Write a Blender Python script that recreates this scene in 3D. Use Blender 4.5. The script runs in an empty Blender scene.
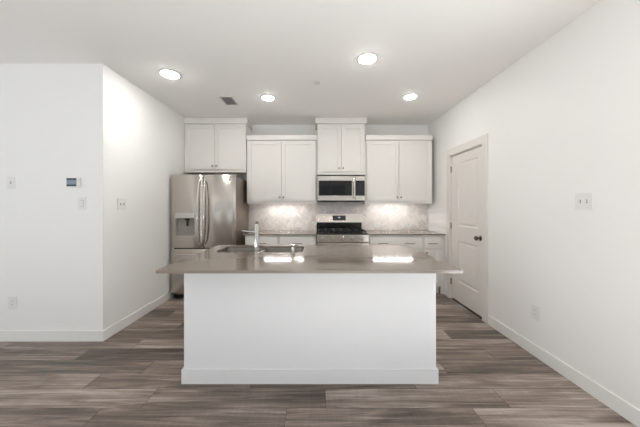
import bpy, bmesh, math, random
from mathutils import Vector, Matrix
random.seed(7)
S = bpy.context.scene
COL = S.collection
R = math.radians

# ------------------------------------------------------------------ camera, world, light, exposure
F = 268.0
cam_d = bpy.data.cameras.new('camera')
cam_d.sensor_width = 36.0
cam_d.lens = F / 640 * 36
cam_d.shift_x = 4.5 / 640
cam_d.shift_y = -7.5 / 640
cam_d.clip_start = 0.05
cam = bpy.data.objects.new('camera', cam_d)
COL.objects.link(cam)
cam.location = (0, 0, 1.333)
cam.rotation_euler = (R(90), 0, 0)
S.camera = cam

W = bpy.data.worlds.new('daylight')
W.use_nodes = True
W.node_tree.nodes['Background'].inputs[0].default_value = (0.82, 0.91, 1.0, 1)
W.node_tree.nodes['Background'].inputs[1].default_value = 0.2
S.world = W

S.view_settings.view_transform = 'Standard'
S.view_settings.look = 'None'
S.view_settings.gamma = 1
S.view_settings.use_curve_mapping = False
S.view_settings.exposure = 0.0

XL, XR, XLL = -2.10, 1.955, -7.0
YB, YF, YR = 4.648, 2.648, -4.2
H = 2.74
REAR_WINDOWS = [(-5.6, -3.8), (-2.4, -0.6), (-0.1, 1.5)]
WZ0, WZ1 = 0.12, 2.35
SIDE_WINDOWS = [(-3.7, -2.2), (-1.6, -0.1)]
# outside each unseen window: added tilted uplights to brighten the ceiling, level sky daylight
SKY_REAR, UPLIGHT_REAR, SKY_SIDE, UPLIGHT_SIDE = 3.0, 44.0, 6.0, 200.0
DAY_C = (0.90, 0.955, 1.0)
def area(name, loc, rot, sx, sy, power, colr):
    d = bpy.data.lights.new(name, 'AREA')
    d.shape = 'RECTANGLE'; d.size = sx; d.size_y = sy
    d.energy = power; d.color = colr
    o = bpy.data.objects.new(name, d); COL.objects.link(o)
    o.location = loc; o.rotation_euler = rot
    return o
ZM = (WZ0 + WZ1) / 2
for a, b in REAR_WINDOWS:
    area('unseen_sky_daylight', ((a + b) / 2, YR - 0.16, ZM), (R(90), 0, 0), b - a, WZ1 - WZ0, SKY_REAR, DAY_C)
    area('added_uplight', ((a + b) / 2, YR - 0.75, 0.1), (R(90 + 68), 0, 0), b - a, 1.2, UPLIGHT_REAR, DAY_C)
for a, b in SIDE_WINDOWS:
    area('unseen_sky_daylight', (XLL - 0.16, (a + b) / 2, ZM), (R(90), 0, R(-90)), b - a, WZ1 - WZ0, SKY_SIDE, DAY_C)
    area('added_uplight', (XLL - 0.75, (a + b) / 2, 0.1), (R(90 + 68), 0, R(-90)), b - a, 1.2, UPLIGHT_SIDE, DAY_C)
ADDED_SUN_E = 84.0
ADDED_OPENING = (-1.9, 1.1)  # unseen wall opening, invented to let sun and uplight in beside the camera
SKY_ADDED, UPLIGHT_ADDED = 10.0, 100.0
a, b = ADDED_OPENING
area('unseen_sky_daylight', (XR + 0.28, (a + b) / 2, ZM), (R(90), 0, R(90)), b - a, WZ1 - WZ0, SKY_ADDED, DAY_C)
area('added_uplight', (XR + 0.75, (a + b) / 2, 0.05), (R(90 + 68), 0, R(90)), b - a, 1.2, UPLIGHT_ADDED, DAY_C)
added_sun_d = bpy.data.lights.new('sun', 'SUN'); added_sun_d.energy = ADDED_SUN_E; added_sun_d.angle = R(1.0); added_sun_d.color = (0.74, 0.89, 1.0)
sun = bpy.data.objects.new('sun', added_sun_d); COL.objects.link(sun)
sun.rotation_euler = (R(90 - 42), 0, R(90 + 8))    # sun through an invented opening, put in so its floor bounce brightens the ceiling
LAMP_E, ADDED_LAMP_E, BAR_E = 106.0, 12.0, 31.0
LAMP_C, BAR_C = (1.0, 0.968, 0.935), (1.0, 0.965, 0.935)

# ------------------------------------------------------------------ materials
def lin(c):
    return tuple(((v / 255) / 12.92 if v / 255 <= 0.04045 else ((v / 255 + 0.055) / 1.055) ** 2.4) for v in c) + (1,)
def mat(name, rgb, rough=0.5, metal=0.0, noise=0.0, nscale=20, stretch=(1, 1, 1), bump=0.0, spec=None, rvar=0.0):
    m = bpy.data.materials.new(name); m.use_nodes = True
    nt = m.node_tree; p = nt.nodes['Principled BSDF']
    c = lin(rgb)
    p.inputs['Base Color'].default_value = c
    p.inputs['Roughness'].default_value = rough
    p.inputs['Metallic'].default_value = metal
    if spec is not None: p.inputs['Specular IOR Level'].default_value = spec
    if noise or bump or rvar:
        tc = nt.nodes.new('ShaderNodeTexCoord'); mp = nt.nodes.new('ShaderNodeMapping')
        mp.inputs['Scale'].default_value = stretch
        n = nt.nodes.new('ShaderNodeTexNoise'); n.inputs['Scale'].default_value = nscale; n.inputs['Detail'].default_value = 4
        nt.links.new(tc.outputs['Object'], mp.inputs[0]); nt.links.new(mp.outputs[0], n.inputs['Vector'])
        if noise:
            mx = nt.nodes.new('ShaderNodeMix'); mx.data_type = 'RGBA'
            mx.inputs[6].default_value = tuple(v * (1 - noise) for v in c[:3]) + (1,)
            mx.inputs[7].default_value = tuple(min(1, v * (1 + noise)) for v in c[:3]) + (1,)
            nt.links.new(n.outputs[0], mx.inputs[0]); nt.links.new(mx.outputs[2], p.inputs['Base Color'])
        if rvar:
            mr = nt.nodes.new('ShaderNodeMapRange')
            mr.inputs[3].default_value = rough - rvar; mr.inputs[4].default_value = rough + rvar
            nt.links.new(n.outputs[0], mr.inputs[0]); nt.links.new(mr.outputs[0], p.inputs['Roughness'])
        if bump:
            b = nt.nodes.new('ShaderNodeBump'); b.inputs['Strength'].default_value = bump; b.inputs['Distance'].default_value = 0.002
            nt.links.new(n.outputs[0], b.inputs['Height']); nt.links.new(b.outputs[0], p.inputs['Normal'])
    return m
def emit(name, c, e):
    m = bpy.data.materials.new(name); m.use_nodes = True
    p = m.node_tree.nodes['Principled BSDF']
    p.inputs['Base Color'].default_value = (0.8, 0.8, 0.8, 1)
    p.inputs['Emission Color'].default_value = tuple(c) + (1,); p.inputs['Emission Strength'].default_value = e
    return m
M = {}
M['wall'] = mat('wall_paint', (241, 240, 238), 0.55, bump=0.12, nscale=160)
M['ceiling'] = mat('ceiling_paint', (243, 241, 238), 0.8, bump=0.15, nscale=120)
M['trim'] = mat('trim_paint', (226, 222, 216), 0.35, bump=0.03, nscale=60)
M['cabinet'] = mat('cabinet_paint', (232, 229, 224), 0.35, bump=0.02, nscale=50)
M['inside'] = mat('cabinet_shadow_gap', (60, 56, 52), 0.8, noise=.1)
M['island'] = mat('island_paint', (228, 228, 229), 0.45, bump=0.04, nscale=90)
M['quartz'] = mat('grey_quartz', (132, 122, 112), 0.085, noise=0.07, nscale=90, spec=0.5)
M['steel'] = mat('brushed_steel', (193, 187, 180), 0.22, 1.0, noise=0.04, nscale=30, stretch=(1, 1, 30), bump=0.02)
_st = M['steel'].node_tree; _p = _st.nodes['Principled BSDF']; _p.inputs['Anisotropic'].default_value = .75; _p.inputs['Anisotropic Rotation'].default_value = .25
_tg = _st.nodes.new('ShaderNodeTangent'); _tg.direction_type = 'RADIAL'; _tg.axis = 'Z'
_st.links.new(_tg.outputs[0], _p.inputs['Tangent'])
M['bowl_steel'] = mat('bowl_steel', (150, 146, 140), 0.34, 1.0, noise=0.04, nscale=30)
M['base_paint'] = mat('baseboard_paint', (238, 237, 234), 0.4, bump=0.03, nscale=60)
M['steel_dark'] = mat('steel_side', (140, 128, 118), 0.38, 0.85, noise=0.05, nscale=30)
M['chrome'] = mat('chrome', (215, 213, 210), 0.12, 1.0, rvar=0.03)
M['nickel'] = mat('satin_nickel', (150, 142, 133), 0.28, 1.0, rvar=0.05)
M['bronze'] = mat('dark_nickel', (95, 90, 84), 0.25, 1.0, rvar=0.05)
M['black_glass'] = mat('black_glass', (10, 10, 11), 0.06, rvar=0.02)
M['black'] = mat('black_enamel', (14, 13, 13), 0.25, rvar=0.08)
M['iron'] = mat('cast_iron', (20, 20, 21), 0.5, noise=0.3, nscale=90, bump=0.2)
M['gasket'] = mat('black_rubber', (22, 21, 20), 0.6, noise=0.1)
M['plastic'] = mat('white_plastic', (232, 231, 229), 0.35, noise=0.01)
M['slot'] = mat('slot_grey', (120, 117, 113), 0.6, noise=0.05)
M['grey_plastic'] = mat('grey_plastic', (150, 146, 140), 0.35, noise=0.03)
M['lcd'] = mat('thermostat_screen', (128, 146, 158), 0.2, noise=0.03)
M['lcd_dark'] = mat('thermostat_bar', (40, 52, 64), 0.25, noise=0.05)
M['vent'] = mat('vent_paint', (215, 212, 207), 0.5, noise=0.02)
M['vent_dark'] = mat('duct_dark', (110, 107, 104), 0.8, noise=0.1)
M['lamp'] = emit('lamp_lens', LAMP_C, LAMP_E)
M['lamp_added'] = emit('lamp_lens_added', LAMP_C, ADDED_LAMP_E)
M['bar'] = emit('led_bar', BAR_C, BAR_E)
M['led_text'] = emit('clock_digits', (0.75, 0.85, 1.0), 0.9)
M['caulk'] = mat('grout', (188, 178, 172), 0.8, noise=0.05)

# vinyl planks: tone from a per-plank attribute, grain stretched along the plank
def floor_mat():
    m = bpy.data.materials.new('vinyl_planks'); m.use_nodes = True
    nt = m.node_tree; L = nt.links.new; p = nt.nodes['Principled BSDF']
    def N(t, **k):
        n = nt.nodes.new(t)
        for a, b in k.items(): setattr(n, a, b)
        return n
    at = N('ShaderNodeAttribute', attribute_name='plank')
    sep = N('ShaderNodeSeparateColor'); L(at.outputs['Color'], sep.inputs[0])
    tc = N('ShaderNodeTexCoord')
    off = N('ShaderNodeVectorMath', operation='SCALE'); L(at.outputs['Vector'], off.inputs[0]); off.inputs['Scale'].default_value = 37.0
    add = N('ShaderNodeVectorMath', operation='ADD'); L(tc.outputs['Object'], add.inputs[0]); L(off.outputs[0], add.inputs[1])
    def noise(sc, s, det=5, rough=.6, dist=0.0):
        mp = N('ShaderNodeMapping'); mp.inputs['Scale'].default_value = s
        L(add.outputs[0], mp.inputs[0])
        n = N('ShaderNodeTexNoise'); n.inputs['Scale'].default_value = sc; n.inputs['Detail'].default_value = det
        n.inputs['Roughness'].default_value = rough; n.inputs['Distortion'].default_value = dist
        L(mp.outputs[0], n.inputs['Vector']); return n
    grain = noise(5.0, (0.30, 6.0, 1), 6, .66, .9)
    broad = noise(2.2, (0.5, 2.6, 1), 3, .5, .8)
    cross = noise(9.0, (5.0, 0.6, 1), 3, .6, .4)
    def M2(op, a, b):
        n = N('ShaderNodeMath', operation=op)
        for i, v in enumerate((a, b)):
            if isinstance(v, (int, float)): n.inputs[i].default_value = v
            else: L(v, n.inputs[i])
        return n.outputs[0]
    v = M2('MULTIPLY', M2('SUBTRACT', grain.outputs[0], .5), 1.7)
    v = M2('ADD', v, M2('MULTIPLY', M2('SUBTRACT', broad.outputs[0], .5), 1.15))
    v = M2('ADD', v, M2('MULTIPLY', M2('SUBTRACT', cross.outputs[0], .5), .18))
    v = M2('ADD', v, M2('MULTIPLY', M2('SUBTRACT', sep.outputs[0], .5), .50))
    v = M2('ADD', v, .5)
    cr = N('ShaderNodeValToRGB'); L(v, cr.inputs[0])
    e = cr.color_ramp.elements
    e[0].position = 0.05; e[0].color = lin((67, 58, 52))
    e[1].position = 0.95; e[1].color = lin((188, 175, 167))
    x = e.new(0.36); x.color = lin((110, 97, 88))
    x = e.new(0.62); x.color = lin((144, 129, 119))
    L(cr.outputs[0], p.inputs['Base Color'])
    p.inputs['Roughness'].default_value = 0.36
    rr = N('ShaderNodeMapRange'); rr.inputs[3].default_value = .30; rr.inputs[4].default_value = .46
    L(grain.outputs[0], rr.inputs[0]); L(rr.outputs[0], p.inputs['Roughness'])
    b = N('ShaderNodeBump'); b.inputs['Strength'].default_value = .15; b.inputs['Distance'].default_value = .002
    L(grain.outputs[0], b.inputs['Height']); L(b.outputs[0], p.inputs['Normal'])
    return m
M['planks'] = floor_mat()
M['seam'] = mat('plank_seam', (44, 37, 33), 0.7, noise=0.1)

def tile_mat():
    m = bpy.data.materials.new('stone_tile'); m.use_nodes = True
    nt = m.node_tree; L = nt.links.new; p = nt.nodes['Principled BSDF']
    at = nt.nodes.new('ShaderNodeAttribute'); at.attribute_name = 'tile'
    tc = nt.nodes.new('ShaderNodeTexCoord')
    n = nt.nodes.new('ShaderNodeTexNoise'); n.inputs['Scale'].default_value = 14; n.inputs['Detail'].default_value = 5; n.inputs['Distortion'].default_value = 1.5
    L(tc.outputs['Object'], n.inputs['Vector'])
    mx = nt.nodes.new('ShaderNodeMath'); mx.operation = 'MULTIPLY_ADD'; mx.inputs[1].default_value = .45
    sp = nt.nodes.new('ShaderNodeSeparateColor'); L(at.outputs['Color'], sp.inputs[0])
    L(n.outputs[0], mx.inputs[0]); 
    m2 = nt.nodes.new('ShaderNodeMath'); m2.operation = 'MULTIPLY'; m2.inputs[1].default_value = .6
    L(sp.outputs[0], m2.inputs[0]); L(m2.outputs[0], mx.inputs[2])
    cr = nt.nodes.new('ShaderNodeValToRGB'); L(mx.outputs[0], cr.inputs[0])
    e = cr.color_ramp.elements
    e[0].position = .1; e[0].color = lin((212, 205, 200)); e[1].position = .9; e[1].color = lin((244, 239, 235))
    L(cr.outputs[0], p.inputs['Base Color'])
    p.inputs['Roughness'].default_value = .3
    return m
M['tile'] = tile_mat()

# ------------------------------------------------------------------ mesh helpers
def bx(bm, x0, x1, y0, y1, z0, z1, bev=0.0):
    r = bmesh.ops.create_cube(bm, size=1)
    vs = r['verts']
    for v in vs:
        v.co = Vector((x0 + (v.co.x + .5) * (x1 - x0), y0 + (v.co.y + .5) * (y1 - y0), z0 + (v.co.z + .5) * (z1 - z0)))
    if bev:
        es = list({e for v in vs for e in v.link_edges})
        bmesh.ops.bevel(bm, geom=es, offset=bev, segments=2, affect='EDGES', profile=.7)
    return bm
def cyl(bm, p0, p1, r0, r1=None, seg=24, bev=0):
    p0, p1 = Vector(p0), Vector(p1)
    d = p1 - p0
    q = Vector((0, 0, 1)).rotation_difference(d.normalized()).to_matrix().to_4x4()
    mt = Matrix.Translation((p0 + p1) / 2) @ q
    bmesh.ops.create_cone(bm, cap_ends=True, segments=seg, radius1=r0, radius2=r0 if r1 is None else r1, depth=d.length, matrix=mt)
    return bm
def lathe(bm, prof, origin=(0, 0, 0), axis=(0, 0, 1), seg=28):
    """prof: list of (radius, height) along axis"""
    q = Vector((0, 0, 1)).rotation_difference(Vector(axis).normalized()).to_matrix()
    o = Vector(origin); rings = []
    for r, h in prof:
        if r < 1e-6:
            rings.append([bm.verts.new(o + q @ Vector((0, 0, h)))])
        else:
            rings.append([bm.verts.new(o + q @ Vector((r * math.cos(2 * math.pi * i / seg), r * math.sin(2 * math.pi * i / seg), h))) for i in range(seg)])
    for a, b in zip(rings, rings[1:]):
        for i in range(seg):
            j = (i + 1) % seg
            f = []
            if len(a) == 1 and len(b) == 1: continue
            if len(a) == 1: f = [a[0], b[j], b[i]]
            elif len(b) == 1: f = [a[i], a[j], b[0]]
            else: f = [a[i], a[j], b[j], b[i]]
            bm.faces.new(f)
    return bm
def tube(bm, pts, rad, seg=12):
    pts = [Vector(p) for p in pts]
    rads = rad if isinstance(rad, (list, tuple)) else [rad] * len(pts)
    rings = []; up = None
    for i, p in enumerate(pts):
        t = (pts[min(i + 1, len(pts) - 1)] - pts[max(i - 1, 0)]).normalized()
        if up is None:
            up = Vector((0, 0, 1)) if abs(t.z) < .9 else Vector((1, 0, 0))
        s = t.cross(up).normalized(); up = s.cross(t).normalized()
        rings.append([bm.verts.new(p + rads[i] * (math.cos(2 * math.pi * k / seg) * s + math.sin(2 * math.pi * k / seg) * up)) for k in range(seg)])
    for a, b in zip(rings, rings[1:]):
        for i in range(seg):
            j = (i + 1) % seg
            bm.faces.new([a[i], a[j], b[j], b[i]])
    bm.faces.new(rings[0][::-1]); bm.faces.new(rings[-1])
    return bm
def arc_pts(p0, p1, bow, n=14, flat=0.0):
    """bowed handle from p0 to p1, offset by bow in the middle"""
    p0, p1, bow = Vector(p0), Vector(p1), Vector(bow)
    return [p0.lerp(p1, i / n) + bow * (math.sin(math.pi * i / n) ** (0.55)) for i in range(n + 1)]
def obj(name, bm, m, parent=None, smooth=False, loc=None):
    me = bpy.data.meshes.new(name)
    bmesh.ops.recalc_face_normals(bm, faces=bm.faces[:])
    bm.to_mesh(me); bm.free()
    ms = m if isinstance(m, (list, tuple)) else [m]
    for q in ms: me.materials.append(M[q] if isinstance(q, str) else q)
    if smooth:
        me.polygons.foreach_set('use_smooth', [True] * len(me.polygons))
        try: me.set_sharp_from_angle(angle=R(35))
        except Exception: pass
    o = bpy.data.objects.new(name, me); COL.objects.link(o)
    if parent: 
        o.parent = parent
        o.matrix_parent_inverse = Matrix.Identity(4)
    if loc: o.location = loc
    return o
def tag(o, label=None, cat=None, group=None, kind=None):
    if label: o['label'] = label
    if cat: o['category'] = cat
    if group: o['group'] = group
    if kind: o['kind'] = kind
    return o
def thing(name, loc, label, cat, group=None, rotz=0):
    o = bpy.data.objects.new(name, None); COL.objects.link(o)
    o.location = loc; o.rotation_euler = (0, 0, rotz); o.empty_display_size = .1
    return tag(o, label, cat, group)
def struct(name, bm, m, parent=None, smooth=False):
    return tag(obj(name, bm, m, parent, smooth), kind='structure')
NB = bmesh.new
def copy_tree(o, parent=None):
    c = o.copy(); COL.objects.link(c); c.parent = parent
    for ch in list(o.children): copy_tree(ch, c)
    return c

# ------------------------------------------------------------------ floor
PW, PL = 0.184, 1.22
Y0 = 1.769
OFFS = {0: .07, -1: -.188, 1: -.48, 2: -.167, 3: .35, -2: .42}
bm = NB(); cl = bm.loops.layers.float_color.new('plank')
TONE = {(0, .07): .78, (1, -.48): .20, (0, -1.15): .42, (0, -2.37): .85, (-1, -.188): .40, (-1, -1.408): .50}
k0 = math.floor((YR - Y0) / PW); k1 = math.ceil((YB + .1 - Y0) / PW)
def bevel_quad(bm, x0, x1, y0, y1, g, z, colr):
    vs = [bm.verts.new((x, y, z)) for x, y in ((x0 + g, y0 + g), (x1 - g, y0 + g), (x1 - g, y1 - g), (x0 + g, y1 - g))]
    f = bm.faces.new(vs)
    for l in f.loops: l[cl] = colr
    return f
for k in range(k0, k1):
    rr = random.Random(k * 31 + 5)
    off = OFFS.get(k, rr.uniform(0, PL))
    ya, yb = Y0 + k * PW, Y0 + (k + 1) * PW
    ya, yb = max(ya, YR), min(yb, YB)
    n0 = math.floor((XLL - off) / PL)
    x = off + n0 * PL
    while x < XR:
        r = rr.random()
        for (kk, xx), t in TONE.items():
            if kk == k and abs(x - xx) < .05: r = t
        bevel_quad(bm, max(x, XLL), min(x + PL, XR), ya, yb, .0012, 0.0, (r, rr.random(), rr.random(), 1))
        x += PL
for f in bm.faces: f.normal_update()
nplank = len(bm.faces)
z = -.004
vs = [bm.verts.new(c) for c in ((XLL, YR, z), (XR, YR, z), (XR, YB, z), (XLL, YB, z))]
fs = bm.faces.new(vs); fs.material_index = 1
bx(bm, XLL - .2, XR + .4, YR - .2, YB + .12, -.08, -.006)
for f in bm.faces[nplank + 1:] if False else []: pass
bm.faces.ensure_lookup_table()
for i in range(nplank, len(bm.faces)): bm.faces[i].material_index = 1
fl = struct('floor', bm, ['planks', 'seam'])

# ------------------------------------------------------------------ walls, ceiling
T = .12
struct('ceiling', bx(NB(), XLL - .2, XR + .4, YR - .2, YB + T, H, H + .1), 'ceiling')
struct('wall_back', bx(NB(), XL - T, XR + .3, YB, YB + T, 0, H), 'wall')
bm = NB()
bx(bm, XL - T, XL, YF, YB, 0, H)
struct('wall_left', bm, 'wall')
struct('wall_left_front', bx(NB(), XLL, XL - T, YF, YF + T, 0, H), 'wall')
# right wall with the door opening
DY0, DY1, DZ = 3.115, 3.885, 2.06
bm = NB()
bx(bm, XR, XR + T, YR, ADDED_OPENING[0], 0, H); bx(bm, XR, XR + T, ADDED_OPENING[1], DY0, 0, H)
bx(bm, XR, XR + T, ADDED_OPENING[0], ADDED_OPENING[1], WZ1, H); bx(bm, XR, XR + T, DY1, YB, 0, H); bx(bm, XR, XR + T, DY0, DY1, DZ, H)
bx(bm, XR + T + .1, XR + T + .12, DY0 - .2, DY1 + .2, 0, DZ + .2)  # unseen panel added behind the door to block light leaks
struct('wall_right', bm, 'wall')
# rear wall with three windows, far left wall with one
bm = NB()
xs = [XLL] + [v for w in REAR_WINDOWS for v in w] + [XR]
for i in range(0, len(xs), 2): bx(bm, xs[i], xs[i + 1], YR - T, YR, 0, H)
for a, b in REAR_WINDOWS:
    bx(bm, a, b, YR - T, YR, 0, WZ0); bx(bm, a, b, YR - T, YR, WZ1, H)
struct('wall_rear', bm, 'wall')
bm = NB()
ys = [YR - T] + [v for w in SIDE_WINDOWS for v in w] + [YF + T]
for i in range(0, len(ys), 2): bx(bm, XLL - T, XLL, ys[i], ys[i + 1], 0, H)
for a, b in SIDE_WINDOWS:
    bx(bm, XLL - T, XLL, a, b, 0, WZ0); bx(bm, XLL - T, XLL, a, b, WZ1, H)
struct('wall_far_left', bm, 'wall')
def window_frame(n, x0, x1):
    bm = NB(); y0, y1 = YR - .09, YR - .04; t = .05
    bx(bm, x0, x0 + t, y0, y1, WZ0, WZ1); bx(bm, x1 - t, x1, y0, y1, WZ0, WZ1)
    bx(bm, x0 + t, x1 - t, y0, y1, WZ0, WZ0 + t); bx(bm, x0 + t, x1 - t, y0, y1, WZ1 - t, WZ1)
    m_ = (x0 + x1) / 2; bx(bm, m_ - .02, m_ + .02, y0, y1, WZ0 + t, WZ1 - t)
    struct('window_%d' % n, bm, 'trim')
for i, (a, b) in enumerate(REAR_WINDOWS): window_frame(i + 1, a, b)

BH, BT = .105, .014
def board(bm, x0, x1, y0, y1):
    bx(bm, x0, x1, y0, y1, 0, BH, .003)
struct('baseboard_right', bx(bx(NB(), XR - BT, XR, ADDED_OPENING[1] + .05, 3.022, 0, BH, .003), XR - BT, XR, 3.965, 4.05, 0, BH, .003), 'base_paint')
struct('baseboard_left', bx(NB(), XL, XL + BT, YF - BT, 4.62, 0, BH, .003), 'base_paint')
struct('baseboard_left_front', bx(NB(), XLL, XL + 0.0, YF - BT, YF, 0, BH, .003), 'base_paint')

# ------------------------------------------------------------------ pantry door in the right wall
door = bpy.data.objects.new('door_1', None); COL.objects.link(door); door.location = (XR, (DY0 + DY1) / 2, 0)
door['kind'] = 'structure'; door['label'] = 'white two-panel interior door with a dark round knob in the right wall'
cy = (DY0 + DY1) / 2
hw = (DY1 - DY0) / 2
bm = NB(); cw, ct = .092, .018
for s in (-1, 1):
    a, b = sorted((s * (hw - .006), s * (hw + cw - .01)))
    bx(bm, -ct, 0, a, b, 0, DZ + cw, .004)
bx(bm, -ct, 0, -hw + .006, hw - .006, DZ - .004, DZ + cw, .004)
obj('door_casing', bm, 'trim', door)
bm = NB()
bx(bm, 0, T, -hw, -hw + .012, 0, DZ); bx(bm, 0, T, hw - .012, hw, 0, DZ); bx(bm, 0, T, -hw + .012, hw - .012, DZ - .012, DZ)
bx(bm, .05, .062, -hw + .012, -hw + .03, 0, DZ - .012); bx(bm, .05, .062, hw - .03, hw - .012, 0, DZ - .012)
obj('door_jamb', bm, 'trim', door)
# slab with two moulded panels
def panel_door(bm, y0, y1, z0, z1, panels, xf, xb):
    ys = sorted({y0, y1} | {v for p in panels for v in p[:2]})
    zs = sorted({z0, z1} | {v for p in panels for v in p[2:]})
    for i in range(len(ys) - 1):
        for j in range(len(zs) - 1):
            ym, zm = (ys[i] + ys[i + 1]) / 2, (zs[j] + zs[j + 1]) / 2
            if any(p[0] < ym < p[1] and p[2] < zm < p[3] for p in panels): continue
            bm.faces.new([bm.verts.new((xf, y, z)) for y, z in ((ys[i], zs[j]), (ys[i + 1], zs[j]), (ys[i + 1], zs[j + 1]), (ys[i], zs[j + 1]))])
    for p in panels:
        rings = []
        for ins, dx in ((0, 0), (.012, .010), (.022, .010), (.050, .003)):
            rings.append([bm.verts.new((xf + dx, y, z)) for y, z in ((p[0] + ins, p[2] + ins), (p[1] - ins, p[2] + ins), (p[1] - ins, p[3] - ins), (p[0] + ins, p[3] - ins))])
        for a, b in zip(rings, rings[1:]):
            for i in range(4):
                bm.faces.new([a[i], a[(i + 1) % 4], b[(i + 1) % 4], b[i]])
        bm.faces.new(rings[-1])
    # edges and back
    f = [(y0, z0), (y1, z0), (y1, z1), (y0, z1)]
    for i in range(4):
        (a, c), (b, d) = f[i], f[(i + 1) % 4]
        bm.faces.new([bm.verts.new(q) for q in ((xf, a, c), (xf, b, d), (xb, b, d), (xb, a, c))])
    bm.faces.new([bm.verts.new((xb, a, c)) for a, c in f])
    bmesh.ops.remove_doubles(bm, verts=bm.verts[:], dist=1e-5)
sy0, sy1 = -hw + .016, hw - .016
bm = NB()
panel_door(bm, sy0, sy1, .022, DZ - .018, [(3.248 - cy, 3.67 - cy + .03, .285, .853), (3.248 - cy, 3.67 - cy + .03, 1.055, 1.93)], .012, .047)
slab = obj('door_slab', bm, 'trim', door)
ky = sy0 + .062
bm = NB(); lathe(bm, [(0, 0), (.031, 0), (.031, .004), (.024, .009), (.012, .012), (.010, .030), (.020, .036), (.027, .048), (.027, .056), (.020, .066), (0, .068)], (.012, ky, .948), (-1, 0, 0))
obj('door_knob', bm, 'bronze', slab, True)['label'] = 'dark round metal door knob'
for hz in (.25, 1.05, 1.86):
    bm = NB(); cyl(bm, (.002, sy1 + .004, hz - .045), (.002, sy1 + .004, hz + .045), .006, seg=12)
    bx(bm, .004, .012, sy1 - .001, sy1 + .014, hz - .042, hz + .042)
    obj('hinge', bm, 'nickel', slab, True)

# ------------------------------------------------------------------ cabinets
def shaker(w, h, fw=.055, t=.020, arch=False):
    """door front facing -Y, centred on x, z from 0 to h, back face at y=0"""
    bm = NB(); x0, x1 = -w / 2, w / 2
    bx(bm, x0, x0 + fw, -t, 0, 0, h, .0015); bx(bm, x1 - fw, x1, -t, 0, 0, h, .0015)
    bx(bm, x0 + fw, x1 - fw, -t, 0, 0, fw, .0015); bx(bm, x0 + fw, x1 - fw, -t, 0, h - fw, h, .0015)
    bx(bm, x0 + fw, x1 - fw, -t + .011, -.003, fw, h - fw)
    return bm
def slabfront(w, h, t=.020, fw=.0):
    bm = NB(); bx(bm, -w / 2, w / 2, -t, 0, 0, h, .003)
    return bm
def knob_bm(y=-.020):
    return lathe(NB(), [(0, 0), (.006, 0), (.005, .010), (.009, .014), (.0145, .019), (.0145, .023), (.011, .027), (0, .028)], (0, y, 0), (0, -1, 0), 20)
def pull_bm(w=.15, y=-.020):
    bm = NB()
    for s in (-1, 1): cyl(bm, (s * w * .38, y, 0), (s * w * .38, y - .028, 0), .005, seg=12)
    cyl(bm, (-w / 2, y - .030, 0), (w / 2, y - .030, 0), .0065, seg=12)
    return bm
def add_door(root, cx, z0, w, h, yf, knob=None, name='door', fw=.055):
    d = obj(name, shaker(w, h, fw), 'cabinet', root, loc=(cx, yf, z0))
    if knob:
        obj('knob', knob_bm(), 'nickel', d, True, loc=(knob[0], 0, knob[1]))['label'] = 'small nickel cabinet knob'
    return d
def crown(w, x0, x1, zb, zt, y0, left, right, depth, out=.030):
    """stepped crown board along the front with returns on the open sides"""
    bm = NB()
    a = x0 - (out if left else 0); b = x1 + (out if right else 0)
    bx(bm, a, b, y0 - out, y0 + depth, zb, zt, .003)
    return bm
def wall_cabinet(name, x0, x1, z0, z1, yf, zc, label, left, right, cat='cabinet', group=None, knob_z=.055, door_lo=.045):
    """x0..x1 outer sides, z0 underside, z1 top of box, zc top of crown, yf front face of the box frame"""
    cxm = (x0 + x1) / 2; w = x1 - x0; dep = YB - yf
    t = thing(name, (cxm, yf, z0), label, cat, group)
    hgt = z1 - z0
    bm = NB(); hx = w / 2
    bx(bm, -hx, hx, 0, dep - .002, .022, hgt)
    bx(bm, -hx, -hx + .018, 0, dep - .002, 0, .022); bx(bm, hx - .018, hx, 0, dep - .002, 0, .022); bx(bm, -hx + .018, hx - .018, 0, .018, 0, .022)
    obj('body', bm, 'cabinet', t)
    m_ = .022; gap = .006
    dw = (w - 2 * m_ - gap) / 2
    dh = hgt - door_lo - .022
    for s in (-1, 1):
        add_door(t, s * (gap / 2 + dw / 2), door_lo, dw, dh, 0, (-s * (dw / 2 - .027), knob_z))
    obj('crown_moulding', crown(w, -hx, hx, hgt, zc - z0, 0, left, right, dep - .002), 'cabinet', t)
    return t
UY = 4.325
wall_cabinet('wall_cabinet', XL + .003, -1.118, 1.872, 2.648, UY - .03, H - .001, 'short white two-door cabinet high above the steel refrigerator', False, True)
wall_cabinet('wall_cabinet', -1.108, .020, 1.372, 2.393, UY, 2.470, 'tall white two-door wall cabinet between refrigerator cabinet and microwave', False, False)
wall_cabinet('wall_cabinet', .028, .792, 1.835, 2.648, UY - .03, H - .001, 'white two-door cabinet directly above the microwave, reaching the ceiling', True, True)
wcB = wall_cabinet('wall_cabinet', .800, 1.882, 1.372, 2.393, UY, 2.470, 'tall white two-door wall cabinet on the right, nearest the pantry door', False, False)
obj('filler_strip', bx(NB(), 1.8825 - 1.341, XR - .002 - 1.341, .20, .22, 0, 2.395 - 1.372), 'cabinet', wcB)

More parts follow.
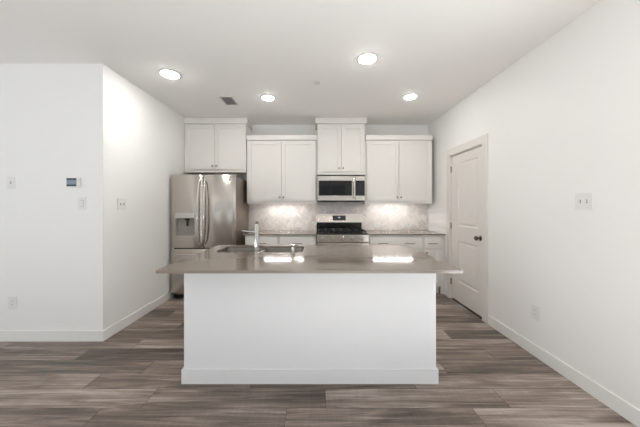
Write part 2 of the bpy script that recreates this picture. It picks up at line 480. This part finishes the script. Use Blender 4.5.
def base_cabinet(x0, x1, label, pulls, ndoors, knob_side=None, side_panel=False, left_gap=0):
    yf = 4.045; w = x1 - x0; cxm = (x0 + x1) / 2
    t = thing('base_cabinet', (cxm, yf, 0), label, 'cabinet', 'white base cabinets along the back wall')
    bm = NB(); hx = w / 2
    bx(bm, -hx, hx, 0, YB - yf - .002, .11, .893)
    bx(bm, -hx, hx, .065, YB - yf - .002, 0, .11)
    obj('body', bm, 'cabinet', t)
    dz0, dz1 = .695, .868
    dr = obj('drawer', slabfront(w - .035, dz1 - dz0), 'cabinet', t, loc=(0, 0, dz0))
    for px in pulls:
        obj('pull', pull_bm(.15 if w > .4 else .13), 'nickel', dr, True, loc=(px, 0, (dz1 - dz0) * .45))['label'] = 'satin nickel bar pull'
    dw = (w - .035 - .004 * (ndoors - 1)) / ndoors
    for i in range(ndoors):
        c = -w / 2 + .0175 + dw / 2 + i * (dw + .004)
        s = (1 if i == 0 else -1) if ndoors == 2 else knob_side
        add_door(t, c, .13, dw, .55, 0, (s * (dw / 2 - .03), .50), fw=.05)
    return t
base_cabinet(.806, 1.612, 'white base cabinet right of the range with a wide drawer on two pulls', (-.20, .20), 2)
base_cabinet(1.616, XR - .062, 'narrow white base cabinet at the right end, one short pull on its drawer', (0,), 1, -1)
base_cabinet(-.548, .004, 'white base cabinet immediately left of the range', (0,), 1, 1)
base_cabinet(-1.062, -.552, 'white base cabinet beside the refrigerator, farthest left of the base cabinets', (0,), 1, 1)
struct('trim_1', bx(NB(), XR - .0595, XR - .001, 4.06, 4.08, 0, .892), 'cabinet')

tag(obj('countertop', bx(NB(), -1.089, .010, 4.012, YB - .011, .8945, .914, .002), 'quartz'),
    'grey quartz countertop on the back wall cabinets, left of the range', 'countertop')
tag(obj('countertop', bx(NB(), .800, XR - .002, 4.012, YB - .011, .8945, .914, .002), 'quartz'),
    'grey quartz countertop on the back wall cabinets, right of the range', 'countertop')

# backsplash: herringbone tiles, one mesh
def herringbone(x0, x1, z0, z1, Wt=.030, n=3, grout=.0022):
    bm = NB(); lay = bm.loops.layers.float_color.new('tile')
    cs = math.cos(R(45)); rng = random.Random(3)
    ext = int(((x1 - x0) + (z1 - z0)) / Wt) + 8
    cxm, czm = (x0 + x1) / 2, (z0 + z1) / 2
    seen = 0
    for j in range(-ext // n - 4, ext // n + 4):
        for i in range(-2 * ext, 2 * ext):
            ox, oy = i + n * j, i - n * j
            for (a, b, c, d) in ((0, n, 0, 1), (n, n + 1, -(n - 1), 1)):
                u0, u1, v0, v1 = [(q) * Wt for q in (ox + a, ox + b, oy + c, oy + d)]
                um, vm = (u0 + u1) / 2, (v0 + v1) / 2
                X, Z = cxm + (um - vm) * cs, czm + (um + vm) * cs
                if not (x0 - .12 < X < x1 + .12 and z0 - .12 < Z < z1 + .12): continue
                t = rng.random()
                g = grout / 2
                pts = []
                for uu, vv in ((u0 + g, v0 + g), (u1 - g, v0 + g), (u1 - g, v1 - g), (u0 + g, v1 - g)):
                    pts.append(bm.verts.new((cxm + (uu - vv) * cs, 0, czm + (uu + vv) * cs)))
                f = bm.faces.new(pts)
                for l in f.loops: l[lay] = (t, t, t, 1)
    for co, no in (((x0, 0, 0), (-1, 0, 0)), ((x1, 0, 0), (1, 0, 0)), ((0, 0, z0), (0, 0, -1)), ((0, 0, z1), (0, 0, 1))):
        bmesh.ops.bisect_plane(bm, geom=bm.verts[:] + bm.edges[:] + bm.faces[:], plane_co=co, plane_no=no, clear_outer=True)
    return bm
bm = herringbone(-1.155, 1.947, 0.9165, 1.3705)
r = bmesh.ops.extrude_face_region(bm, geom=bm.faces[:])
for v in [g for g in r['geom'] if isinstance(g, bmesh.types.BMVert)]: v.co.y -= .004
for v in bm.verts: v.co.y += YB - .0055
nf = len(bm.faces)
bx(bm, -1.155, 1.947, YB - .006, YB - .0005, 0.9165, 1.3705)
bm.faces.ensure_lookup_table()
for i in range(nf, len(bm.faces)): bm.faces[i].material_index = 1
me_o = obj('backsplash', bm, ['tile', 'caulk'])
tag(me_o, 'pinkish grey herringbone stone tile backsplash under the wall cabinets', 'backsplash')

# under cabinet light bars
for (a, b, lb) in ((-.85, -.20, 'slim glowing light bar under the wall cabinet left of the microwave'), (.955, 1.60, 'slim glowing light bar under the wall cabinet right of the microwave')):
    t = thing('under_cabinet_light', ((a + b) / 2, 4.43, 1.394), lb, 'light', 'light bars under the wall cabinets')
    h_ = (b - a) / 2
    obj('housing', bx(NB(), -h_ - .01, h_ + .01, -.028, .028, -.012, 0, .002), 'plastic', t)
    obj('diffuser', bx(NB(), -h_, h_, -.020, .020, -.016, -.0122), 'bar', t)

# ------------------------------------------------------------------ refrigerator
FX0, FX1 = -2.057, -1.142
FYF = 3.80            # door front
FC = (FX0 + FX1) / 2
fr = thing('refrigerator', (FC, FYF, 0), 'tall stainless steel french door refrigerator with a bottom freezer drawer', 'refrigerator')
hw = (FX1 - FX0) / 2
obj('cabinet_body', bx(NB(), -hw + .012, hw - .006, .075, .80, .055, 1.755, .004), 'steel_dark', fr)['label'] = 'darker grey side casing'
obj('base_grille', bx(bx(bx(NB(), -hw + .02, hw - .02, .05, .12, .012, .054), -hw + .05, -hw + .10, .06, .11, 0, .012), hw - .10, hw - .05, .06, .11, 0, .012), 'gasket', fr)['label'] = 'black toe grille'
obj('gasket', bx(NB(), -hw + .025, hw - .02, .058, .0745, .09, 1.748), 'gasket', fr)
for s in (-1, 1): obj('hinge_cover', bx(NB(), s * (hw - .075) - .05, s * (hw - .075) + .05, .015, .16, 1.757, 1.783, .006), 'grey_plastic', fr)
def fridge_panel(x0, x1, z0, z1, hole=None, bulge=.020, yb=.057, yedge=.016):
    """slightly convex door skin, with an optional opening"""
    bm = NB()
    xs = sorted(set([x0 + (x1 - x0) * i / 16 for i in range(17)] + ([hole[0], hole[1]] if hole else [])))
    zs = sorted(set([z0, z0 + .006, z1 - .006, z1] + ([hole[2], hole[3]] if hole else [])))
    def Y(x):
        u = (x - x0) / (x1 - x0); e = 2 * u - 1
        y = yedge - bulge * (1 - e * e)
        d = min(x - x0, x1 - x)
        if d < .012: y += (.012 - d) ** 2 / .012 * .7
        return y
    V = {}
    def vert(x, z):
        k = (round(x, 5), round(z, 5))
        if k not in V:
            dy = .004 if z in (z0, z1) else 0
            V[k] = bm.verts.new((x, Y(x) + dy, z))
        return V[k]
    for i in range(len(xs) - 1):
        for j in range(len(zs) - 1):
            xm, zm = (xs[i] + xs[i + 1]) / 2, (zs[j] + zs[j + 1]) / 2
            if hole and hole[0] < xm < hole[1] and hole[2] < zm < hole[3]: continue
            bm.faces.new([vert(xs[i], zs[j]), vert(xs[i + 1], zs[j]), vert(xs[i + 1], zs[j + 1]), vert(xs[i], zs[j + 1])])
    bm.edges.ensure_lookup_table()
    be = [e for e in bm.edges if e.is_boundary]
    r = bmesh.ops.extrude_edge_only(bm, edges=be)
    for v in [g for g in r['geom'] if isinstance(g, bmesh.types.BMVert)]: v.co.y = yb
    if not hole:
        bm.faces.new([bm.verts.new(c) for c in ((x0, yb, z0), (x1, yb, z0), (x1, yb, z1), (x0, yb, z1))])
        bmesh.ops.remove_doubles(bm, verts=bm.verts[:], dist=1e-5)
    return bm
g = .005
sp = -1.603 - FC
hl = (-1.985 - FC, -1.715 - FC, .915, 1.160)
dl = obj('door', fridge_panel(-hw, sp - g, .735, 1.78, hl), 'steel', fr, True); dl['label'] = 'steel door with the water dispenser'
dr_ = obj('door', fridge_panel(sp + g, hw, .735, 1.78), 'steel', fr, True)
dw_ = obj('freezer_drawer', fridge_panel(-hw, hw, .085, .722), 'steel', fr, True)
def fhandle(parent, p0, p1, bow, r=.013, n=20):
    bm = NB(); pts = arc_pts(p0, p1, bow, n)
    rr = [r * (0.75 + .25 * math.sin(math.pi * i / n)) for i in range(n + 1)]
    tube(bm, pts, rr, 14)
    for p in (p0, p1):
        cyl(bm, p, (p[0], .012, p[2]), r * .9, seg=14)
    o = obj('handle', bm, 'chrome', parent, True); return o
fhandle(dl, (sp - .032, -.006, .80), (sp - .032, -.006, 1.70), (-.014, -.058, 0), .015)
fhandle(dr_, (sp + .032, -.006, .80), (sp + .032, -.006, 1.70), (.014, -.058, 0), .015)
fhandle(dw_, (-hw + .05, -.004, .655), (hw - .05, -.004, .655), (0, -.05, 0))
# dispenser
dp = obj('water_dispenser', bx(bx(bx(bx(NB(), hl[0], hl[1], .050, .0565, hl[2], hl[3]), hl[0], hl[0] + .006, .004, .05, hl[2], hl[3]), hl[1] - .006, hl[1], .004, .05, hl[2], hl[3]),
         hl[0] + .006, hl[1] - .006, .0, .05, hl[2], hl[2] + .012), 'grey_plastic', dl)
dp['label'] = 'grey recessed water and ice dispenser'
obj('control_panel', bx(NB(), hl[0] - .004, hl[1] + .004, -.006, .05, hl[3], hl[3] + .075, .003), 'chrome', dp)['label'] = 'light control strip'
xm = (hl[0] + hl[1]) / 2
obj('paddle', bx(bx(NB(), xm - .012, xm + .045, .02, .046, hl[3] - .030, hl[3]), xm + .005, xm + .032, .028, .042, hl[3] - .115, hl[3] - .03, .003), 'gasket', dp)['label'] = 'dark dispenser paddle'
# small maker's plate on the right door
obj('emblem', bx(NB(), hw - .10, hw - .055, .0035, .0072, 1.70, 1.712), 'grey_plastic', dr_)

# ------------------------------------------------------------------ range
RX0, RX1 = .017, .793
rc = (RX0 + RX1) / 2; rw = (RX1 - RX0) / 2
ry = 3.985
rg = thing('gas_range', (rc, ry, 0), 'stainless steel gas range with black burner grates between the base cabinets', 'range')
dep = YB - .012 - ry
obj('range_body', bx(NB(), -rw, rw, .03, dep, .09, .905), 'steel_dark', rg)
obj('toe_kick', bx(NB(), -rw + .01, rw - .01, .06, dep, 0, .089), 'black', rg)
obj('cooktop', bx(NB(), -rw + .001, rw - .001, .022, dep - .06, .9055, .925, .004), 'black', rg)['label'] = 'black enamel cooktop'
cp = obj('control_panel', bx(NB(), -rw, rw, -.012, .0295, .795, .905, .006), 'steel', rg)
for i in range(5):
    kx = -rw + .09 + i * (2 * rw - .18) / 4
    k = obj('knob', lathe(NB(), [(0, 0), (.027, 0), (.027, .006), (.022, .010), (.020, .034), (.017, .038), (0, .038)], (0, 0, 0), (0, -1, 0)), 'chrome', cp, True, loc=(kx, -.012, .852))
    obj('grip', bx(NB(), -.004, .004, -.046, -.036, -.016, .016, .002), 'steel', k)
od = obj('oven_door', bx(NB(), -rw + .003, rw - .003, -.012, .0295, .25, .782, .005), 'steel', rg)
obj('oven_window', bx(NB(), -.26, .26, -.0145, -.0121, .36, .64), 'black_glass', od)
bm = NB(); cyl(bm, (-rw + .06, -.058, .735), (rw - .06, -.058, .735), .012)
for s in (-1, 1): cyl(bm, (s * (rw - .09), -.058, .735), (s * (rw - .09), -.012, .735), .008)
obj('handle', bm, 'steel', od, True)
obj('storage_drawer', bx(NB(), -rw + .003, rw - .003, -.008, .0295, .10, .243, .005), 'steel', rg)
# backguard
bm = NB(); bx(bm, -rw + .001, rw - .001, dep - .050, dep, .9255, 1.055)
nv = len(bm.verts); bx(bm, -rw, rw, dep - .062, dep, 1.055, 1.200)
bm.verts.ensure_lookup_table()
for v in bm.verts[nv:]:
    if v.co.y < dep - .05 and v.co.z > 1.19: v.co.y += .034
bg = obj('backguard', bm, 'steel', rg)
obj('backguard_lower', bx(NB(), -rw + .004, rw - .004, dep - .056, dep - .0505, .930, 1.054), 'black', bg)
lean = math.atan2(.034, .145)
ds = obj('clock_display', bx(NB(), -.112, .112, -.0028, -.0004, -.042, .042, .0008), 'black_glass', bg, loc=(0, dep - .062 + .017, 1.1275))
ds.rotation_euler = (-lean, 0, 0)
bm = NB()
for i, gx in enumerate((-.022, -.006, .010)):
    for (a, b, c, d) in ((0, .009, 0, .002), (0, .009, .0085, .0105), (0, .009, .017, .019), (.007, .009, 0, .019)):
        if i == 0 and b - a > .005: continue
        bx(bm, gx + a, gx + b, -.0036, -.0029, c, d)
obj('clock_digits', bm, 'led_text', ds)
# burners and grates
for bxx, byy, br in ((-.24, .15, .045), (-.24, .38, .036), (0, .265, .05), (.24, .15, .045), (.24, .38, .036)):
    b_ = obj('burner', lathe(NB(), [(0, 0), (br + .012, 0), (br + .010, .008), (br - .006, .012), (br - .006, .016), (br - .008, .020), (0, .020)], (bxx, byy, .925)), 'iron', rg, True)
for gx0, gx1 in ((-rw + .03, -.125), (-.12, .12), (.125, rw - .03)):
    bm = NB(); y0, y1, zt = .05, .49, .962; t = .011
    for yy in (y0, y1 - t): bx(bm, gx0, gx1, yy, yy + t, zt - .014, zt, .002)
    for xx in (gx0, gx1 - t): bx(bm, xx, xx + t, y0 + t, y1 - t, zt - .014, zt, .002)
    mx_ = (gx0 + gx1) / 2
    bx(bm, mx_ - t / 2, mx_ + t / 2, y0 + t, y1 - t, zt - .014, zt, .002)
    for yy in (.15, .27, .38): bx(bm, gx0 + t, gx1 - t, yy - t / 2, yy + t / 2, zt - .016, zt + .0005, .002)
    for xx in (gx0, gx1 - t):
        for yy in (y0, y1 - t): bx(bm, xx, xx + t, yy, yy + t, .9255, zt - .012)
    obj('grate', bm, 'iron', rg)

# ------------------------------------------------------------------ microwave
MX0, MX1 = .030, .790
mc = (MX0 + MX1) / 2; mw = (MX1 - MX0) / 2; my = 4.262
mo = thing('microwave', (mc, my, 1.402), 'stainless and black glass microwave mounted above the gas range', 'microwave')
mh = .412
obj('casing', bx(NB(), -mw + .003, mw - .003, .03, YB - my - .006, .0, mh - .001), 'black', mo)
xd = mw - .155
md = obj('door', bx(bx(bx(bx(NB(), -mw, xd, 0, .0295, .018, .095, .003), -mw, xd, 0, .0295, .335, mh - .004, .003), -mw, -mw + .02, .001, .0295, .0951, .3349), xd - .055, xd, .001, .0295, .0951, .3349), 'steel', mo)
obj('window', bx(NB(), -mw + .0202, xd - .0552, .004, .029, .0952, .3348), 'black_glass', md)['label'] = 'black glass door window'
bm = NB(); tube(bm, arc_pts((xd - .026, -.004, .05), (xd - .026, -.004, .395), (0, -.034, 0), 14), .0125)
for zz in (.05, .395): cyl(bm, (xd - .026, -.004, zz), (xd - .026, .002, zz), .012)
obj('handle', bm, 'chrome', md, True)
pn = obj('control_panel', bx(bx(bx(NB(), xd + .003, mw, 0, .0295, .018, .0952, .003), xd + .003, mw, 0, .0295, .3348, mh - .004, .003), mw - .006, mw, .0005, .0295, .094, .336), 'steel', mo)
pg = obj('keypad', bx(NB(), xd + .003, mw - .0062, .001, .029, .0953, .3347), 'black_glass', pn)
for i in range(3):
    for j in range(6): obj('key', bx(NB(), xd + .03 + i * .038, xd + .045 + i * .038, .0002, .0009, .115 + j * .034, .119 + j * .034), 'slot', pg)
obj('vent_grille', bx(bx(bx(NB(), -mw + .01, mw - .01, .012, .0295, .002, .0175), -mw + .06, -.06, .06, .30, -.004, -.0005), .06, mw - .06, .06, .30, -.004, -.0005), 'gasket', mo)

# ------------------------------------------------------------------ island
IX0, IX1, IYF, IYB = -.990, .907, 2.018, 2.862
il = thing('kitchen_island', ((IX0 + IX1) / 2, IYF, 0), 'long plain white kitchen island base with a baseboard around its foot', 'kitchen island')
iw = (IX1 - IX0) / 2; idp = IYB - IYF
ZU = .8935
bm = NB()
bx(bm, -iw, iw, 0, .02, 0, ZU)
bx(bm, -iw, -iw + .02, .02, idp, 0, ZU); bx(bm, iw - .02, iw, .02, idp, 0, ZU)
bx(bm, -iw + .02, iw - .02, idp - .02, idp, .10, ZU)
bx(bm, -iw + .02, iw - .02, .02, idp - .02, .10, .12)
obj('body', bm, 'island', il)
bm = NB(); t = .014
bx(bm, -iw - t, iw + t, -t, -.0002, 0, .109, .003)
bx(bm, -iw - t, -iw - .0002, 0, idp - .06, 0, .109, .003); bx(bm, iw + .0002, iw + t, 0, idp - .06, 0, .109, .003)
obj('baseboard', bm, 'island', il)
obj('top_moulding', bx(NB(), -iw - .014, iw + .014, -.014, -.0002, .873, ZU, .003), 'island', il)
for i in range(4):
    w4 = (2 * iw - .03) / 4
    d_ = obj('door', shaker(w4 - .006, .72), 'cabinet', il, loc=(-iw + .015 + w4 * (i + .5), idp, .13)); d_.rotation_euler = (0, 0, math.pi)

def rrect(x0, x1, y0, y1, r, n=7):
    pts = []
    for cx_, cy_, a in ((x1 - r, y1 - r, 0), (x0 + r, y1 - r, 90), (x0 + r, y0 + r, 180), (x1 - r, y0 + r, 270)):
        for i in range(n + 1):
            q = R(a + 90 * i / n); pts.append((cx_ + r * math.cos(q), cy_ + r * math.sin(q)))
    return pts
def plate_with_holes(outer, holes, z0, z1):
    bm = NB(); es = []
    for loop in [outer] + holes:
        vs = [bm.verts.new((x, y, z1)) for x, y in loop]
        for i in range(len(vs)): es.append(bm.edges.new((vs[i], vs[(i + 1) % len(vs)])))
    bmesh.ops.triangle_fill(bm, use_beauty=True, use_dissolve=False, edges=es)
    if z0 != z1:
        r = bmesh.ops.extrude_face_region(bm, geom=bm.faces[:])
        for v in [g_ for g_ in r['geom'] if isinstance(g_, bmesh.types.BMVert)]: v.co.z = z0
    return bm
SX0, SX1, SY0, SY1 = -.915, -.115, 2.425, 2.805
bm = plate_with_holes([(-1.042, 1.746), (.961, 1.746), (.961, 2.885), (-1.042, 2.885)], [rrect(SX0, SX1, SY0, SY1, .07)], .894, .914)
ct_ = tag(obj('countertop', bm, 'quartz'), 'wide polished grey quartz countertop on the island, cut out for the sink', 'countertop')

sk = thing('kitchen_sink', ((SX0 + SX1) / 2, (SY0 + SY1) / 2, .70), 'stainless double bowl sink set under the island countertop', 'sink')
ox, oy = (SX0 + SX1) / 2, (SY0 + SY1) / 2
bowls = [(SX0 + .004, -.535), (-.505, SX1 - .004)]
holes = [rrect(a - ox, b - ox, SY0 + .004 - oy, SY1 - .004 - oy, .065) for a, b in bowls]
ZR = .893 - .70
bm = plate_with_holes(rrect(SX0 - .018 - ox, SX1 + .018 - ox, SY0 - .018 - oy, SY1 + .018 - oy, .08), holes, ZR - .0015, ZR)
obj('rim', bm, 'chrome', sk)
for (a, b) in bowls:
    bm = NB(); rings = []
    for ins, zz, rr_ in ((0, ZR, .065), (.004, ZR - .02, .065), (.010, ZR - .17, .06), (.03, ZR - .19, .05), (.08, ZR - .1925, .04)):
        rings.append([bm.verts.new((x, y, zz)) for x, y in rrect(a - ox + ins, b - ox - ins, SY0 + .004 - oy + ins, SY1 - .004 - oy - ins, rr_)])
    for p_, q_ in zip(rings, rings[1:]):
        for i in range(len(p_)):
            j = (i + 1) % len(p_); bm.faces.new([p_[i], p_[j], q_[j], q_[i]])
    bm.faces.new(rings[-1])
    bo = obj('bowl', bm, 'bowl_steel', sk, True)
    obj('drain', lathe(NB(), [(0, .001), (.03, .001), (.045, .004), (.045, 0)], ((a + b) / 2 - ox, 0, ZR - .192)), 'chrome', bo, True)

# faucet, seen from behind: post, lever out to the left, spout reaching over the sink
fx, fy = -.520, 2.372
fa = thing('faucet', (fx, fy, .914), 'tall straight chrome faucet standing at the near edge of the sink', 'faucet')
obj('base_ring', lathe(NB(), [(0, 0), (.028, 0), (.028, .006), (.024, .010), (0, .010)], (0, 0, 0)), 'chrome', fa, True)
obj('post', lathe(NB(), [(0, .010), (.0205, .010), (.0205, .255), (.019, .262), (0, .262)], (0, 0, 0)), 'chrome', fa, True)
obj('cap', lathe(NB(), [(0, .262), (.016, .262), (.017, .268), (.012, .276), (.005, .282), (0, .283)], (0, 0, 0)), 'bronze', fa, True)['label'] = 'dark pointed cap'
obj('spout', tube(NB(), [(0, .010, .225), (-.012, .06, .236), (-.028, .13, .236), (-.041, .185, .220), (-.045, .20, .195)], [.013, .013, .013, .014, .015], 16), 'chrome', fa, True)
obj('lever', tube(NB(), [(-.015, 0, .185), (-.045, 0, .190), (-.115, 0, .197), (-.125, 0, .198)], [.012, .008, .007, .006], 14), 'chrome', fa, True)

sd = thing('soap_dispenser', (-.200, 2.372, .914), 'short chrome soap dispenser on the island right of the faucet', 'soap dispenser')
obj('collar', lathe(NB(), [(0, 0), (.022, 0), (.022, .005), (.017, .009), (.017, .045), (.014, .052), (0, .052)], (0, 0, 0)), 'chrome', sd, True)
obj('pump_head', lathe(NB(), [(0, .052), (.008, .052), (.008, .062), (.017, .064), (.017, .078), (.014, .081), (0, .081)], (0, 0, 0)), 'chrome', sd, True)
obj('nozzle', tube(NB(), [(.008, .010, .071), (.030, .050, .071), (.034, .058, .062)], [.006, .006, .005], 10), 'chrome', sd, True)

# ------------------------------------------------------------------ wall plates
def plate(name, label, cat, loc, rotz, w, h, kind, group=None):
    """faces -Y before rotation; back at y=0"""
    t = thing(name, loc, label, cat, group, rotz)
    obj('plate', bx(NB(), -w / 2, w / 2, -.0075, 0, -h / 2, h / 2, .0025), 'plastic', t)
    if kind[0] == 'toggle':
        for i, (px, up) in enumerate(kind[1]):
            bm = NB(); bx(bm, px - .005, px + .005, -.0088, -.0076, -.012, .012)
            f_ = obj('switch_slot', bm, 'slot', t)
            bm = NB(); s = 1 if up else -1
            tube(bm, [(px, -.0088, 0), (px, -.020, s * .009)], [.0042, .0036], 8)
            obj('toggle', bm, 'plastic', t, True)
    elif kind[0] == 'rocker':
        for px in kind[1]:
            bm = NB(); bx(bm, px - .017, px + .017, -.0082, -.0076, -.034, .034)
            f_ = obj('rocker_frame', bm, 'slot', t)
            bm = NB(); bx(bm, px - .0155, px + .0155, -.0115, -.0083, -.032, .032, .0015)
            obj('rocker', bm, 'plastic', t)
    else:
        hor = kind[1]
        for s in (-1, 1):
            u, v = (s * .0195, 0) if hor else (0, s * .0195)
            o_ = obj('socket', lathe(NB(), [(0, 0), (.0165, 0), (.0165, .0015), (0, .0015)], (u, -.0076, v), (0, -1, 0)), 'plastic', t, True)
            bm = NB()
            for q in (-.006, .006):
                if hor: bx(bm, u - .004, u + .004, -.0097, -.0092, v + q - .0014, v + q + .0014)
                else: bx(bm, u + q - .0014, u + q + .0014, -.0097, -.0092, v - .001, v + .008)
            obj('slots', bm, 'slot', o_)
    return t
plate('light_switch', 'single white light switch plate at far left, highest on the left facing wall', 'light switch', (-3.003, YF, 1.563), 0, .075, .122, ('toggle', [(0, True)]))
plate('light_switch', 'single white light switch plate just below the thermostat', 'light switch', (-2.304, YF, 1.358), 0, .078, .124, ('rocker', [0]))
plate('wall_outlet', 'white outlet low on the left facing wall, above its baseboard', 'outlet', (-2.990, YF, .377), 0, .080, .125, ('outlet', False))
plate('light_switch', 'double white toggle switch plate on the side wall left of the refrigerator', 'light switch', (XL, 2.902, 1.353), R(90), .125, .120, ('toggle', [(-.023, True), (.023, False)]))
plate('light_switch', 'double white toggle switch plate on the right wall beyond the door', 'light switch', (XR, 1.948, 1.366), R(-90), .128, .122, ('toggle', [(-.023, False), (.023, True)]))
plate('wall_outlet', 'white outlet low on the right wall, above its baseboard', 'outlet', (XR, 2.38, .387), R(-90), .085, .125, ('outlet', False))
plate('wall_outlet', 'white horizontal outlet on the backsplash left of the range', 'outlet', (-.286, YB - .0097, 1.004), 0, .120, .074, ('outlet', True))
plate('wall_outlet', 'white horizontal outlet on the backsplash, just right of the range', 'outlet', (1.066, YB - .0097, 1.004), 0, .120, .074, ('outlet', True))
plate('light_switch', 'white horizontal switch plate on the backsplash nearest the right wall', 'light switch', (1.586, YB - .0097, 1.004), 0, .120, .074, ('toggle', [(-.02, True), (.02, False)]))

th = thing('thermostat', (-2.383, YF, 1.565), 'small thermostat with a white case and blue-grey screen on the left facing wall', 'thermostat')
obj('case', bx(NB(), -.064, .064, -.024, 0, -.046, .046, .004), 'plastic', th)
sc_ = obj('screen', bx(NB(), -.052, .042, -.0265, -.0241, -.038, .040), 'lcd', th)
obj('screen_bar', bx(bx(NB(), -.052, .042, -.0275, -.0266, .024, .040), -.052, .042, -.0275, -.0266, -.038, -.022), 'lcd_dark', sc_)['label'] = 'dark bands along the top and bottom of the screen'
obj('button', bx(bx(NB(), .046, .058, -.0265, -.0241, .006, .022, .001), .046, .058, -.0265, -.0241, -.018, -.002, .001), 'plastic', th)

# ------------------------------------------------------------------ ceiling fixtures
def downlight(x, y, r, label, lens='lamp'):
    t = thing('recessed_light', (x, y, H), label, 'ceiling light', 'recessed lights in the kitchen ceiling')
    obj('trim_ring', lathe(NB(), [(r + .018, 0), (r + .018, -.004), (r + .006, -.009), (r, -.007), (r, 0)], (0, 0, 0), seg=40), 'plastic', t, True)
    obj('lens', lathe(NB(), [(0, -.024), (r * .4, -.023), (r * .7, -.019), (r * .9, -.013), (r - .001, -.0075), (r - .001, -.0005), (0, -.0005)], (0, 0, 0), seg=40), lens, t, True)
    return t
downlight(.496, 2.557, .082, 'round recessed ceiling light, largest, nearest above the island')
downlight(-1.55, 2.857, .088, 'round recessed ceiling light near the left wall corner')
downlight(-.616, 3.476, .072, 'round recessed ceiling light beside the ceiling vent')
downlight(1.22, 3.444, .072, 'round recessed ceiling light nearest the pantry door')

for lx, ly in ((-3.6, .9), (-3.6, -1.4), (-1.2, -.9), (.8, -.9), (-1.2, -2.9), (.8, -2.9)):  # lamps added out of view to help light the room
    t = downlight(lx, ly, .082, 'added unseen ceiling light over the living area behind the viewpoint', 'lamp_added')
    t['group'] = 'added recessed lights over the living area'

vt = thing('ceiling_vent', (-1.155, 3.58, H), 'small rectangular slatted air vent in the ceiling above the refrigerator', 'vent')
bm = NB(); vw, vl = .088, .145
for a_, b_, c_, d_ in ((-vw, vw, -vl, -vl + .018), (-vw, vw, vl - .018, vl), (-vw, -vw + .018, -vl + .018, vl - .018), (vw - .018, vw, -vl + .018, vl - .018)):
    bx(bm, a_, b_, c_, d_, -.007, -.0003)
obj('frame', bm, 'vent', vt)
obj('duct', bx(NB(), -vw + .018, vw - .018, -vl + .018, vl - .018, -.0015, -.0004), 'vent_dark', vt)
for i in range(9):
    yy = -vl + .032 + i * (2 * vl - .064) / 8
    bm = NB(); bx(bm, -vw + .019, vw - .019, -.0065, .0065, -.001, .001)
    bmesh.ops.rotate(bm, verts=bm.verts[:], cent=(0, 0, 0), matrix=Matrix.Rotation(R(30), 3, 'X'))
    bmesh.ops.translate(bm, verts=bm.verts[:], vec=(0, yy, -.0062))
    obj('slat', bm, 'vent', vt)

tag(obj('sprinkler_cover', lathe(NB(), [(0, -.008), (.036, -.008), (.040, -.005), (.040, -.0002), (0, -.0002)], (0, 0, 0), seg=32), 'vent', smooth=True, loc=(.0126, 3.06, H)),
    'small flat round sprinkler cover in the middle of the ceiling', 'sprinkler')
